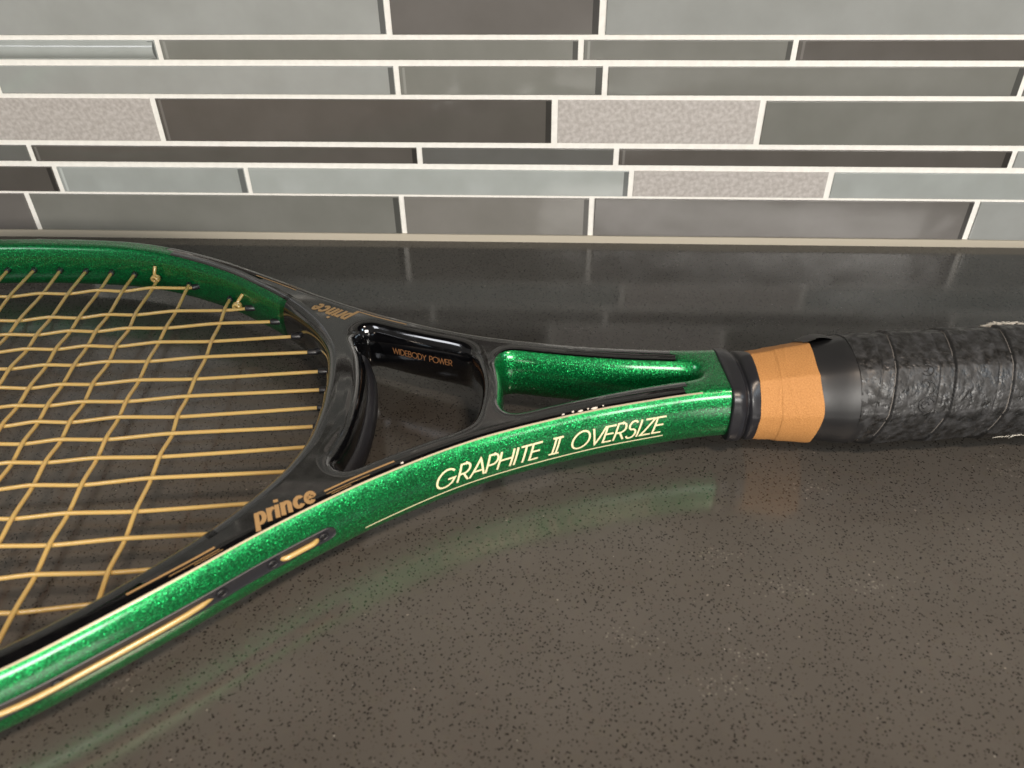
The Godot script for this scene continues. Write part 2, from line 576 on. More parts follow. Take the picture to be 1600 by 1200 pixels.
func build_frame(root: Node3D):
	var half_outer := [Vector2(59, 14.2), Vector2(54, 14.3), Vector2(45, 15.0), Vector2(32, 16.9), Vector2(12, 20.6), Vector2(-10, 26.5), Vector2(-30, 33.6), Vector2(-50, 43.9), Vector2(-66, 53.8), Vector2(-81, 64.3), Vector2(-95, 75.2), Vector2(-115, 90.0), Vector2(-130, 100.2), Vector2(-150, 111), Vector2(-171, 119), Vector2(-200, 124.8), Vector2(-228, 127.8), Vector2(-250, 128.3), Vector2(-280, 126.5), Vector2(-310, 119), Vector2(-340, 104), Vector2(-362, 84), Vector2(-378, 60), Vector2(-388, 32), Vector2(-392, 0)]
	outer = catmull(mirrored(half_outer), 1.4, false)
	outer_n = normals_2d(outer, false, 1.0)
	var half_hole := [Vector2(-74, 0), Vector2(-74.2, 9), Vector2(-75.6, 21), Vector2(-78, 29), Vector2(-82, 37.5), Vector2(-88, 46.5), Vector2(-97, 57.5), Vector2(-108, 68.2), Vector2(-121.5, 80), Vector2(-137, 90.8), Vector2(-155, 100.7), Vector2(-175, 107.8), Vector2(-202, 112.9), Vector2(-228, 115.8), Vector2(-250, 116.3), Vector2(-278, 114.6), Vector2(-306, 107.7), Vector2(-332, 94.5), Vector2(-352, 76.5), Vector2(-367, 54), Vector2(-376, 28), Vector2(-380, 0)]
	string_hole = catmull(mirrored(half_hole), 1.4, true)
	var throat_hole := catmull(mirrored([Vector2(-59.5, 0), Vector2(-59.9, 10), Vector2(-61.2, 20), Vector2(-63.2, 27.5), Vector2(-64.3, 32), Vector2(-63.2, 35.2), Vector2(-60, 35.8), Vector2(-50, 30.8), Vector2(-40, 26.0), Vector2(-32, 22.4), Vector2(-27.2, 19.2), Vector2(-24.4, 14), Vector2(-22.8, 7), Vector2(-22.3, 0)]), 0.9, true)
	var heart_hole := catmull(mirrored([Vector2(-14.6, 0), Vector2(-14.9, 7), Vector2(-15.0, 10.6), Vector2(-13.2, 13.8), Vector2(-9.4, 14.1), Vector2(0, 11.4), Vector2(12, 8.3), Vector2(25, 5.5), Vector2(36, 3.7), Vector2(44, 2.5), Vector2(47.6, 1.4), Vector2(48.6, 0)]), 0.9, true)
	var loops := [outer, string_hole, throat_hole, heart_hole]
	var nrm := [outer_n, normals_2d(string_hole, true, 1.0), normals_2d(throat_hole, true, 1.0), normals_2d(heart_hole, true, 1.0)]
	# make every normal point into the material
	for k in 4:
		var c: PackedVector2Array = loops[k]
		var i := c.size() / 3
		var inside := Geometry2D.is_point_in_polygon(c[i] + nrm[k][i] * 0.6, c)
		if inside != (k == 0):
			for j in nrm[k].size(): nrm[k][j] = -nrm[k][j]
	outer_n = nrm[0]
	# how far in each wall may reach: WALL, or half way to the next outline
	var reach := []
	for k in 4:
		var raw := PackedFloat32Array()
		for p in loops[k]:
			var best := 400.0
			for l in 4:
				if l == k: continue
				for s in range(0, loops[l].size(), 2):
					best = minf(best, p.distance_squared_to(loops[l][s]))
			raw.append(minf(WALL, sqrt(best) * 0.5))
		var soft := PackedFloat32Array()
		var n := raw.size()
		for i in n:
			var s := 0.0
			for d in range(-3, 4): s += raw[posmod(i + d, n)] if k > 0 else raw[clampi(i + d, 0, n - 1)]
			soft.append(s / 7.0)
		reach.append(soft)
	var lower := sec_list(-10, GOLD)
	var upper := sec_list(GOLD, 10)
	var whole := sec_list(-10, 10)
	var flips := []
	for k in 4:      # which way round the outside lies
		var i: int = loops[k].size() / 4
		var t: Vector2 = loops[k][(i + 1) % loops[k].size()] - loops[k][i]
		var n := Vector3(t.x, 0, t.y).cross(Vector3.UP)
		flips.append(n.dot(Vector3(nrm[k][i].x, 0, nrm[k][i].y)) > 0)
	var dark_top := func(p): return p.x > -152 and p.x < 43.5
	var all := func(_p): return true
	var green := []
	var black := []
	green += wall_of(loops[0], nrm[0], reach[0], lower, false, all, flips[0])
	green += wall_of(loops[0], nrm[0], reach[0], upper, false, func(p): return p.x <= -150.0 or p.x >= 42.1, flips[0])
	black += wall_of(loops[0], nrm[0], reach[0], upper, false, dark_top, flips[0])
	green += wall_of(loops[1], nrm[1], reach[1], lower, true, func(p): return p.x < -96, flips[1])
	green += wall_of(loops[1], nrm[1], reach[1], upper, true, func(p): return p.x <= -150.0, flips[1])
	black += wall_of(loops[1], nrm[1], reach[1], upper, true, func(p): return p.x > -152.0 and p.x < -96.0, flips[1])
	black += wall_of(loops[1], nrm[1], reach[1], whole, true, func(p): return p.x >= -98, flips[1])
	black += wall_of(loops[2], nrm[2], reach[2], whole, true, all, flips[2])
	green += wall_of(loops[3], nrm[3], reach[3], lower, true, all, flips[3])
	black += wall_of(loops[3], nrm[3], reach[3], upper, true, func(p): return p.x < 43.5, flips[3])
	green += wall_of(loops[3], nrm[3], reach[3], upper, true, func(p): return p.x >= 42.1, flips[3])
	# flat lids where the outlines lie further apart than two walls
	for area in [[-112.0, -48.0, 0.0, 76.0], [-34.0, -4.0, 8.0, 34.0], [43.0, 58.6, 0.0, 13.0]]:
		for side in [1.0, -1.0]:
			var lid := lid_mesh(loops, reach, area, side)
			if lid:
				if area[0] > 0: green.append(lid)
				else: black.append(lid)
	var frame := put("frame", joined(green), M.green, root)
	var throat := put("throat", joined(black), M.black, root)
	throat.set_meta("label", "glossy black throat, bridge and cross brace")
	# the near side of the outer outline, looked up by u
	for i in outer.size():
		if outer[i].y > 0 and outer[i].x > -330.0:
			near_u.append(outer[i].x)
			near_p.append(outer[i])
			near_n.append(outer_n[i])
			near_r.append(reach[0][i])
	# gold pin stripe along the corner, both sides
	var stripes := []
	for side in [1.0, -1.0]:
		stripes.append(ribbon_outer(-150.0, 48.0, func(_t): return 0.912, func(_t): return 0.943, 0.05, side))
	put("pinstripe", joined(stripes), M.stripe, frame)
	# short bars beside the name
	for side in [1.0, -1.0]:
		for b in [[-63.0, -52.0, 0.9850], [-63.0, -45.0, 0.9963], [-62.0, -57.0, 0.9705], [-98.0, -87.5, 0.985], [-106.0, -88.0, 0.9963], [-93.0, -87.0, 0.9705]]:
			var y0: float = b[2] - 0.0018
			var y1: float = b[2] + 0.0018
			put("bar_mark", ribbon_outer(b[0], b[1], func(_t): return y0, func(_t): return y1, 0.06, side), M.bronze, throat)
	for c in [[3.2, 0.966, 0.9, 0.010], [6.4, 0.972, 0.7, 0.012], [8.3, 0.962, 1.5, 0.014], [11.2, 0.968, 0.6, 0.010], [12.4, 0.960, 2.0, 0.017], [16.0, 0.970, 0.5, 0.008], [-44.0, 0.975, 0.8, 0.008]]:
		put("paint_chip", ribbon_outer(c[0], c[0] + c[2], func(t): return c[1] - c[3] * (0.3 + 0.7 * sin(PI * t)), func(t): return c[1] + c[3] * (0.2 + 0.6 * sin(PI * t * 0.8)), 0.05, 1.0), M.fluff, throat)
	# lettering on the near outer face
	var y_at := func(u): return lerpf(-2.7, -2.05, (u + 36.5) / 71.5)
	put("lettering", lettering("GRAPHITE II OVERSIZE", 71.5, 6.3, 0.28, 0.097, func(q, l):
		var u: float = -37.0 + q.x
		return near_surface(u, y_at.call(u) + q.y, 0.05 + l)), M.gold, frame)
	put("underline", ribbon_outer(-56.5, 35.3, func(t): return (lerpf(-5.46, -3.93, t)) / HALF, func(t): return (lerpf(-5.06, -3.53, t)) / HALF, 0.05, 1.0), M.gold, frame)
	# the name on both shoulders of the throat
	for side in 2:
		var at := Vector2(-82.2, 59.2) if side == 0 else Vector2(-66.6, -45.4)
		var dir := (Vector2(-67.4, 51.0) - Vector2(-82.2, 59.2)).normalized() if side == 0 else (Vector2(-82.3, -55.8) - Vector2(-66.6, -45.4)).normalized()
		var up := Vector2(dir.y, -dir.x)
		put("name_lettering", lettering("prince", 16.8, 5.1, 0.22, 0.245, func(q, l):
			return v3(at + dir * q.x + up * q.y, HALF + 0.05 + l)), M.bronze, throat)
	# small words on the inner wall of the far shaft
	put("small_lettering", lettering("WIDEBODY POWER", 21.5, 2.3, 0.0, 0.10, func(q, l):
		var u: float = -53.0 + q.x
		var y: float = 0.6 + q.y
		var e := hole_far(throat_hole, nrm[2], reach[2], u, y, l)
		return e), M.dim_gold, throat)
	grommet_strips(root, nrm, throat_hole, reach)

func lid_mesh(loops: Array, reach: Array, area: Array, side: float) -> ArrayMesh:
	var cell := 0.6
	var nx := int((area[1] - area[0]) / cell)
	var ny := int((area[3] - area[2]) / cell)
	var near := PackedVector2Array()
	var near_reach := PackedFloat32Array()
	for l in 4:
		for i in loops[l].size():
			var p: Vector2 = loops[l][i]
			if p.x > area[0] - 8 and p.x < area[1] + 8 and p.y * side > area[2] - 8 and p.y * side < area[3] + 8:
				near.append(p)
				near_reach.append(reach[l][i])
	var dist := PackedFloat32Array()
	for j in ny + 1:
		for i in nx + 1:
			var p := Vector2(area[0] + i * cell, (area[2] + j * cell) * side)
			var best := 1e9
			var limit := 6.0
			for q in near.size():
				var d2 := p.distance_squared_to(near[q])
				if d2 < best:
					best = d2
					limit = near_reach[q]
			var ok := Geometry2D.is_point_in_polygon(p, loops[0])
			for k in range(1, 4):
				if ok and Geometry2D.is_point_in_polygon(p, loops[k]): ok = false
			dist.append(sqrt(best) / limit if ok else -1.0)
	var pos := PackedVector3Array()
	var nor := PackedVector3Array()
	var idx := PackedInt32Array()
	for j in ny:
		for i in nx:
			var k := j * (nx + 1) + i
			if minf(minf(dist[k], dist[k + 1]), minf(dist[k + nx + 1], dist[k + nx + 2])) < 0.88: continue
			for face in [1.0, -1.0]:
				var b := pos.size()
				for c in [[0, 0], [1, 0], [0, 1], [1, 1]]:
					pos.append(v3(Vector2(area[0] + (i + c[0]) * cell, (area[2] + (j + c[1]) * cell) * side), face * (HALF - 0.02)))
					nor.append(Vector3(0, face, 0))
				if face * side > 0: idx.append_array([b, b + 1, b + 2, b + 1, b + 3, b + 2])
				else: idx.append_array([b, b + 2, b + 1, b + 1, b + 2, b + 3])
	return arrays(pos, nor, idx) if pos.size() else null

# a point of the near outer face: u along the racket, y up from its middle plane (mm), lifted off the paint
func near_surface(u: float, y: float, lift: float, side := 1.0) -> Vector3:
	var lo := 0
	var hi := near_u.size() - 1
	while hi - lo > 1:
		var mid := (lo + hi) / 2
		if near_u[mid] > u: lo = mid
		else: hi = mid
	var t := clampf((u - near_u[lo]) / (near_u[hi] - near_u[lo]), 0, 1)
	var p := near_p[lo].lerp(near_p[hi], t)
	var n := near_n[lo].lerp(near_n[hi], t).normalized()
	var f := y / HALF
	var q := p + n * (sec_in(f) * lerpf(near_r[lo], near_r[hi], t))
	var slope := (sec_in(absf(f) + 0.01) - sec_in(absf(f) - 0.01)) * WALL / (0.02 * HALF)
	var out := Vector3(-n.x, slope * signf(f), -n.y).normalized()
	var r := Vector3(q.x, y, q.y) + out * lift
	return Vector3(r.x, r.y, r.z * side) * MM

func ribbon_outer(u0: float, u1: float, lo: Callable, hi: Callable, lift: float, side: float) -> ArrayMesh:
	var rows := []
	var n := maxi(4, int(absf(u1 - u0) / 1.2))
	for i in n + 1:
		var t := float(i) / n
		var u := lerpf(u0, u1, t)
		var row := PackedVector3Array()
		for k in 3: row.append(near_surface(u, lerpf(lo.call(t), hi.call(t), k / 2.0) * HALF, lift, side))
		rows.append(row)
	return sheet(rows, false, false, side > 0.0)

func hole_far(p: PackedVector2Array, n: PackedVector2Array, reach: PackedFloat32Array, u: float, y: float, l: float) -> Vector3:
	var best := 1e9
	var out := Vector3.ZERO
	for i in p.size() - 1:
		if p[i].y > -8.0: continue
		if (p[i].x - u) * (p[i + 1].x - u) <= 0.0:
			var t := (u - p[i].x) / (p[i + 1].x - p[i].x + 1e-9)
			var q := p[i].lerp(p[i + 1], t) + n[i] * (sec_in(y / HALF) * reach[i] - 0.06 - l)
			if q.y < best:
				best = q.y
				out = v3(q, y)
	return out

# ------------------------------------------------------------------ lettering, drawn as strokes
func arc(cx, cy, rx, ry, a0, a1, n := 14) -> Array:
	var out := []
	for k in n + 1:
		var a := deg_to_rad(lerpf(a0, a1, float(k) / n))
		out.append(Vector2(cx + cos(a) * rx, cy + sin(a) * ry))
	return out

func glyph(ch: String) -> Array:      # [advance, strokes...] at cap height (or x-height) 1
	match ch:
		"G": return [1.06, arc(0.47, 0.5, 0.45, 0.5, 42, 318) + [Vector2(0.9, 0.44), Vector2(0.56, 0.44)]]
		"R": return [0.66, [Vector2(0.05, 0), Vector2(0.05, 1), Vector2(0.28, 1)] + arc(0.28, 0.73, 0.25, 0.27, 90, -90, 10) + [Vector2(0.05, 0.46)], [Vector2(0.26, 0.46), Vector2(0.58, 0)]]
		"A": return [0.76, [Vector2(0, 0), Vector2(0.36, 1), Vector2(0.72, 0)], [Vector2(0.13, 0.32), Vector2(0.59, 0.32)]]
		"P": return [0.6, [Vector2(0.05, 0), Vector2(0.05, 1), Vector2(0.28, 1)] + arc(0.28, 0.72, 0.25, 0.28, 90, -90, 10) + [Vector2(0.05, 0.44)]]
		"H": return [0.82, [Vector2(0.05, 0), Vector2(0.05, 1)], [Vector2(0.7, 0), Vector2(0.7, 1)], [Vector2(0.05, 0.52), Vector2(0.7, 0.52)]]
		"I": return [0.24, [Vector2(0.08, 0), Vector2(0.08, 1)]]
		"T": return [0.58, [Vector2(0.28, 0), Vector2(0.28, 1)], [Vector2(0, 0.96), Vector2(0.56, 0.96)]]
		"E": return [0.58, [Vector2(0.05, 0), Vector2(0.05, 1)], [Vector2(0.05, 0.96), Vector2(0.52, 0.96)], [Vector2(0.05, 0.52), Vector2(0.49, 0.52)], [Vector2(0.05, 0.04), Vector2(0.52, 0.04)]]
		"2": return [0.62, [Vector2(0.17, 0), Vector2(0.17, 1)], [Vector2(0.37, 0), Vector2(0.37, 1)], [Vector2(0.0, 0.96), Vector2(0.54, 0.96)], [Vector2(0.0, 0.04), Vector2(0.54, 0.04)]]
		"O": return [1.02, arc(0.47, 0.5, 0.45, 0.5, 0, 360, 26)]
		"V": return [0.7, [Vector2(0, 1), Vector2(0.33, 0), Vector2(0.68, 1)]]
		"S": return [0.58, arc(0.27, 0.76, 0.21, 0.24, 30, 250, 12) + arc(0.26, 0.27, 0.24, 0.27, 75, -155, 12)]
		"Z": return [0.64, [Vector2(0.06, 0.96), Vector2(0.56, 0.96), Vector2(0.03, 0.04), Vector2(0.58, 0.04)]]
		"W": return [1.05, [Vector2(0, 1), Vector2(0.25, 0), Vector2(0.5, 1), Vector2(0.75, 0), Vector2(1.0, 1)]]
		"D": return [0.78, [Vector2(0.05, 0), Vector2(0.05, 1), Vector2(0.22, 1)] + arc(0.22, 0.5, 0.46, 0.5, 90, -90, 14) + [Vector2(0.05, 0)]]
		"B": return [0.62, [Vector2(0.05, 0.5), Vector2(0.05, 1), Vector2(0.26, 1)] + arc(0.26, 0.77, 0.2, 0.23, 90, -90, 8) + [Vector2(0.05, 0.54)] , [Vector2(0.05, 0), Vector2(0.05, 0.52), Vector2(0.28, 0.52)] + arc(0.28, 0.26, 0.25, 0.26, 90, -90, 8) + [Vector2(0.05, 0)]]
		"Y": return [0.66, [Vector2(0, 1), Vector2(0.32, 0.48), Vector2(0.64, 1)], [Vector2(0.32, 0.48), Vector2(0.32, 0)]]
		"p": return [0.84, [Vector2(0.13, -0.36), Vector2(0.13, 0.98)], arc(0.38, 0.5, 0.24, 0.37, 115, -115, 12)]
		"r": return [0.56, [Vector2(0.13, 0), Vector2(0.13, 0.98)], [Vector2(0.13, 0.6), Vector2(0.28, 0.83), Vector2(0.5, 0.86)]]
		"i": return [0.40, [Vector2(0.13, 0), Vector2(0.13, 0.98)], [Vector2(0.13, 1.16), Vector2(0.13, 1.38)]]
		"n": return [0.86, [Vector2(0.13, 0), Vector2(0.13, 0.98)], [Vector2(0.13, 0.66)] + arc(0.38, 0.6, 0.22, 0.27, 140, 0, 8) + [Vector2(0.6, 0)]]
		"c": return [0.78, arc(0.4, 0.5, 0.27, 0.37, 35, 325, 16)]
		"e": return [0.8, [Vector2(0.2, 0.52), Vector2(0.66, 0.52)] + arc(0.4, 0.5, 0.27, 0.37, 5, 318, 16)]
	return [0.5]

func lettering(text: String, length: float, height: float, slant: float, stroke: float, place: Callable) -> ArrayMesh:
	var words := text.replace("II", "2")
	var total := 0.0
	for ch in words: total += glyph(ch)[0]
	var sx := length / total
	var x := 0.0
	var pos := PackedVector3Array()
	var idx := PackedInt32Array()
	var layer := 0
	for ch in words:
		var g := glyph(ch)
		for s in range(1, g.size()):
			# resample, then lay a ribbon along it
			var line := PackedVector2Array()
			for p in g[s]: line.append(Vector2((x + p.x) * sx + p.y * slant * height, p.y * height))
			var fine := PackedVector2Array()
			for k in line.size() - 1:
				var n := maxi(1, int(ceil(line[k].distance_to(line[k + 1]) / 0.9)))
				for j in n: fine.append(line[k].lerp(line[k + 1], float(j) / n))
			fine.append(line[line.size() - 1])
			var half := stroke * height * 0.5
			var first := pos.size()
			var closed := fine[0].distance_to(fine[fine.size() - 1]) < 0.01
			for k in fine.size():
				var a := fine[k - 1] if k > 0 else (fine[fine.size() - 2] if closed else fine[k])
				var b := fine[k + 1] if k < fine.size() - 1 else (fine[1] if closed else fine[k])
				var t := (b - a).normalized()
				var t1 := (fine[k] - a).normalized() if k > 0 else t
				var mitre := half / maxf(0.45, absf(t.dot(t1)))
				var n := Vector2(-t.y, t.x) * mitre
				pos.append(place.call(fine[k] + n, layer * 0.003))
				pos.append(place.call(fine[k] - n, layer * 0.003))
			for k in fine.size() - 1:
				var q := first + k * 2
				idx.append_array([q, q + 2, q + 1, q + 1, q + 2, q + 3])
			layer += 1      # each stroke a hair above the one before, so that crossings share no plane
		x += g[0]
	var nor := PackedVector3Array()
	nor.resize(pos.size())
	for k in range(0, idx.size(), 3):
		var n := (pos[idx[k + 2]] - pos[idx[k]]).cross(pos[idx[k + 1]] - pos[idx[k]])
		for j in 3: nor[idx[k + j]] += n
	for k in nor.size(): nor[k] = nor[k].normalized() if nor[k].length_squared() > 0 else Vector3.UP
	return arrays(pos, nor, idx)

# ------------------------------------------------------------------ grommet strips
func grommet_strips(root: Node3D, nrm: Array, throat_hole: PackedVector2Array, reach: Array):
	var mid := -0.1
	for side in [1.0, -1.0]:
		var rows := []
		var u := -63.8
		while u > -330.0:
			var w := 2.35 * sqrt(clampf(1.0 - pow(maxf(0.0, 1.0 - (-63.8 - u) / 2.4), 2.0), 0.0, 1.0)) + 0.02
			var row := PackedVector3Array()
			for c in [[-1.0, 0.0], [-0.97, 0.3], [-0.86, 0.42], [-0.74, 0.36], [-0.66, 0.16], [0.0, 0.12], [0.66, 0.16], [0.74, 0.36], [0.86, 0.42], [0.97, 0.3], [1.0, 0.0]]:
				row.append(near_surface(u, mid + c[0] * w, c[1] * minf(1.0, w / 1.2), side))
			rows.append(row)
			u -= 0.3 if u > -70 else 1.5
		var strip := put("grommet_strip", sheet(rows, false, false, side < 0.0), M.plastic, root)
		# string that runs outside between the holes
		var gut := []
		for span in [[-77.4, -68.2], [-136.0, -91.8], [-170.0, -139.0], [-215.0, -182.0], [-262.0, -228.0]]:
			var pts := PackedVector3Array()
			var n := 14
			for k in n + 1:
				var t := float(k) / n
				var dip := 0.62 - 1.5 * pow(absf(2.0 * t - 1.0), 8.0)
				pts.append(near_surface(lerpf(span[0], span[1], t), mid - 0.25, dip, side))
			gut.append(tube(pts, 0.00078, 8))
		for g in gut: put("outer_string", g, M.gut, strip)
		for h in [-67.0, -79.3, -90.6, -122.6, -138.0, -180.0, -226.0]:
			var pts := PackedVector3Array()
			for k in 14:
				var a := TAU * k / 13.0
				pts.append(near_surface(h + cos(a) * 1.05, mid + sin(a) * 0.95, 0.36, side))
			put("grommet_rim", tube(pts, 0.00026, 6), M.grommet, strip)
			var disc := SphereMesh.new()
			disc.radius = 0.0009
			disc.height = 0.0018
			disc.radial_segments = 12
			disc.rings = 6
			var d := put("grommet_hole", disc, M.hole, strip)
			d.position = near_surface(h, mid, -0.45, side)
	# scalloped bumper along the bridge, on its throat side
	var bump := []
	var n: PackedVector2Array = nrm[2]
	for i in throat_hole.size():
		var p := throat_hole[i]
		if p.x < -57.5 and absf(p.y) < 31.5:
			var tooth := 2.2 if fposmod(p.y, 11.0) > 2.6 else 0.0
			bump.append([p, n[i], tooth])
	bump.sort_custom(func(a, b): return a[0].y < b[0].y)
	var rows2 := []
	for b in bump:
		var row := PackedVector3Array()
		for c in [[-6.4 - b[2], -0.2], [-6.4 - b[2], 2.4], [-3.4, 2.9], [-0.4, 1.7], [1.0, 0.5], [1.3, -0.1]]:
			row.append(v3(b[0] + b[1] * (sec_in(c[0] / HALF) * WALL - c[1]), c[0]))
		rows2.append(row)
	put("bridge_bumper", sheet(rows2, false, false, true), M.plastic, root)

# ------------------------------------------------------------------ strings
func span_u(v: float) -> Vector2:      # where a line along the racket meets the string hole
	var lo := 1e9
	var hi := -1e9
	var n := string_hole.size()
	for i in n:
		var a := string_hole[i]
		var b := string_hole[(i + 1) % n]
		if (a.y - v) * (b.y - v) <= 0.0 and a.y != b.y:
			var u := lerpf(a.x, b.x, (v - a.y) / (b.y - a.y))
			lo = minf(lo, u); hi = maxf(hi, u)
	return Vector2(lo, hi)

func span_v(u: float) -> Vector2:
	var lo := 1e9
	var hi := -1e9
	var n := string_hole.size()
	for i in n:
		var a := string_hole[i]
		var b := string_hole[(i + 1) % n]
		if (a.x - u) * (b.x - u) <= 0.0 and a.x != b.x:
			var v := lerpf(a.y, b.y, (u - a.x) / (b.x - a.x))
			lo = minf(lo, v); hi = maxf(hi, v)
	return Vector2(lo, hi)

const STRING_Y := -0.7
func grommet(parent: Node3D, at: Vector2, y: float, dir: Vector2, long: float):
	var pts := PackedVector3Array([v3(at - dir * 1.5, y + STRING_Y), v3(at + dir * (long - 0.3), y + STRING_Y), v3(at + dir * long, y + STRING_Y)])
	put("grommet", tube(pts, 0.0013, 10, 0.0011), M.grommet, parent)

func build_strings(root: Node3D):
	var mains := []
	for m in [4.96, 14.91, 25.88, 38.52, 49.80, 61.13, 72.41, 92.50]:
		mains.append(m + 0.8); mains.append(0.8 - m)
	mains.sort()
	var crosses := [-122.55, -142.54, -157.56, -168.92, -179.6, -191.4, -203.2, -215.0, -226.8, -238.6, -250.4, -262.2, -274.0, -286.0, -298.5, -311.5, -325.5, -340.5, -356.5]
	var deep := 0.50
	for j in mains.size():
		var v: float = mains[j]
		var e := span_u(v)
		var pts := PackedVector3Array()
		var knots := [[e.y + 1.2, 0.0, 0.0]]
		for i in crosses.size():
			if crosses[i] < e.y - 2.0 and crosses[i] > e.x + 2.0:
				knots.append([crosses[i], deep * (1.0 if (i + j) % 2 == 0 else -1.0), rng.randf_range(-0.25, 0.25)])
		knots.append([e.x - 1.2, 0.0, 0.0])
		weave(pts, knots, func(a, y, s): return Vector3(a, y + STRING_Y, v + s) * MM)
		put("main_string", tube(pts, 0.00067, 9), M.gut, root)
		if absf(v) < 80.0: grommet(root, Vector2(e.y, v), 0.0, Vector2(-1, 0), 2.6)
		grommet(root, Vector2(e.x, v), 0.0, Vector2(1, 0), 2.6)
		if absf(v) >= 80.0: grommet(root, Vector2(e.y, v), 0.0, Vector2(-1, -0.5 * signf(v)).normalized(), 2.2)
	for i in crosses.size():
		var u: float = crosses[i] + 0.4
		var e := span_v(u)
		var pts := PackedVector3Array()
		var knots := [[e.x - 1.2, 0.0, 0.0]]
		for j in mains.size():
			var v: float = mains[j]
			if v > e.x + 2.0 and v < e.y - 2.0:
				knots.append([v, -deep * (1.0 if (i + j) % 2 == 0 else -1.0), rng.randf_range(-0.3, 0.3)])
		knots.append([e.y + 1.2, 0.0, 0.0])
		weave(pts, knots, func(a, y, s): return Vector3(u + s, y + STRING_Y, a) * MM)
		put("cross_string", tube(pts, 0.00067, 9), M.gut, root)
		grommet(root, Vector2(u, e.x), 0.0, Vector2(0, 1), 2.2)
		grommet(root, Vector2(u, e.y), 0.0, Vector2(0, -1), 2.2)
	# two tie-off knots
	knot(root, Vector2(-157.6, span_v(-157.56).x + 3.2), Vector3(0.1, 1, -0.35))
	knot(root, Vector2(span_u(-72.41).y - 5.0, -72.0), Vector3(0.6, 0.85, -0.9))

func weave(pts: PackedVector3Array, knots: Array, place: Callable):
	for k in knots.size() - 1:
		var a = knots[k]
		var b = knots[k + 1]
		for s in [0.0, 0.12, 0.3, 0.5, 0.7, 0.88]:
			var t: float = s
			var e := lerpf(t, smoothstep(0.0, 1.0, t), 0.55)
			pts.append(place.call(lerpf(a[0], b[0], t), lerpf(a[1], b[1], e), lerpf(a[2], b[2], t)))
	var z = knots[knots.size() - 1]
	pts.append(place.call(z[0], z[1], z[2]))

func knot(root: Node3D, at: Vector2, tail: Vector3):
	var parts := []
	for k in 2:
		var pts := PackedVector3Array()
		for i in 19:
			var a := TAU * i / 16.0
			var c := Vector3(at.x, 0.2, at.y + k * 1.4 - 0.7)
			pts.append((c + Vector3(cos(a) * 1.25, sin(a) * 1.25, sin(a * 0.5 + k * 2.0) * 0.7)) * MM)
		parts.append(tube(pts, 0.00066, 7))
	var c0 := Vector3(at.x, 1.0, at.y) * MM
	parts.append(tube(PackedVector3Array([c0, c0 + tail.normalized() * 0.002, c0 + tail.normalized() * 0.0046 + Vector3(0.0004, 0, 0)]), 0.00068, 7))
	put("string_knot", joined(parts), M.gut, root)

# ------------------------------------------------------------------ handle
func octagon(a: float, round_: float) -> float:
	var t := fposmod(a, TAU / 8.0) - TAU / 16.0
	var r := cos(TAU / 16.0) / cos(t)
	return lerpf(r / 0.962, 1.0, round_)

func handle_centre(u: float) -> Vector2:      # (height above the middle plane, across) of the handle's axis
	var t := smoothstep(55.0, 110.0, u)
	return Vector2(lerpf(lerpf(-0.6, -1.6, smoothstep(56.0, 67.0, u)), 0.5, smoothstep(62.0, 110.0, u)) - maxf(0.0, u - 110.0) * 0.006, lerpf(0.2, 2.4, t))

func band(us: Array, radius: Callable, sides := 96) -> ArrayMesh:
	var rows := []
	for u in us:
		var row := PackedVector3Array()
		for k in sides:
			var a := TAU * k / sides
			var uu: float = u
			var r: Vector2 = radius.call(uu, a)      # x: radius, y: shift along the handle
			var c := handle_centre(uu)
			row.append(Vector3(uu + r.y, c.x + sin(a) * r.x, c.y + cos(a) * r.x) * MM)
		rows.append(row)
	return sheet(rows, false, true, true)

func spread(a: float, b: float, n: int) -> Array:
	var out := []
	for k in n + 1: out.append(lerpf(a, b, float(k) / n))
	return out

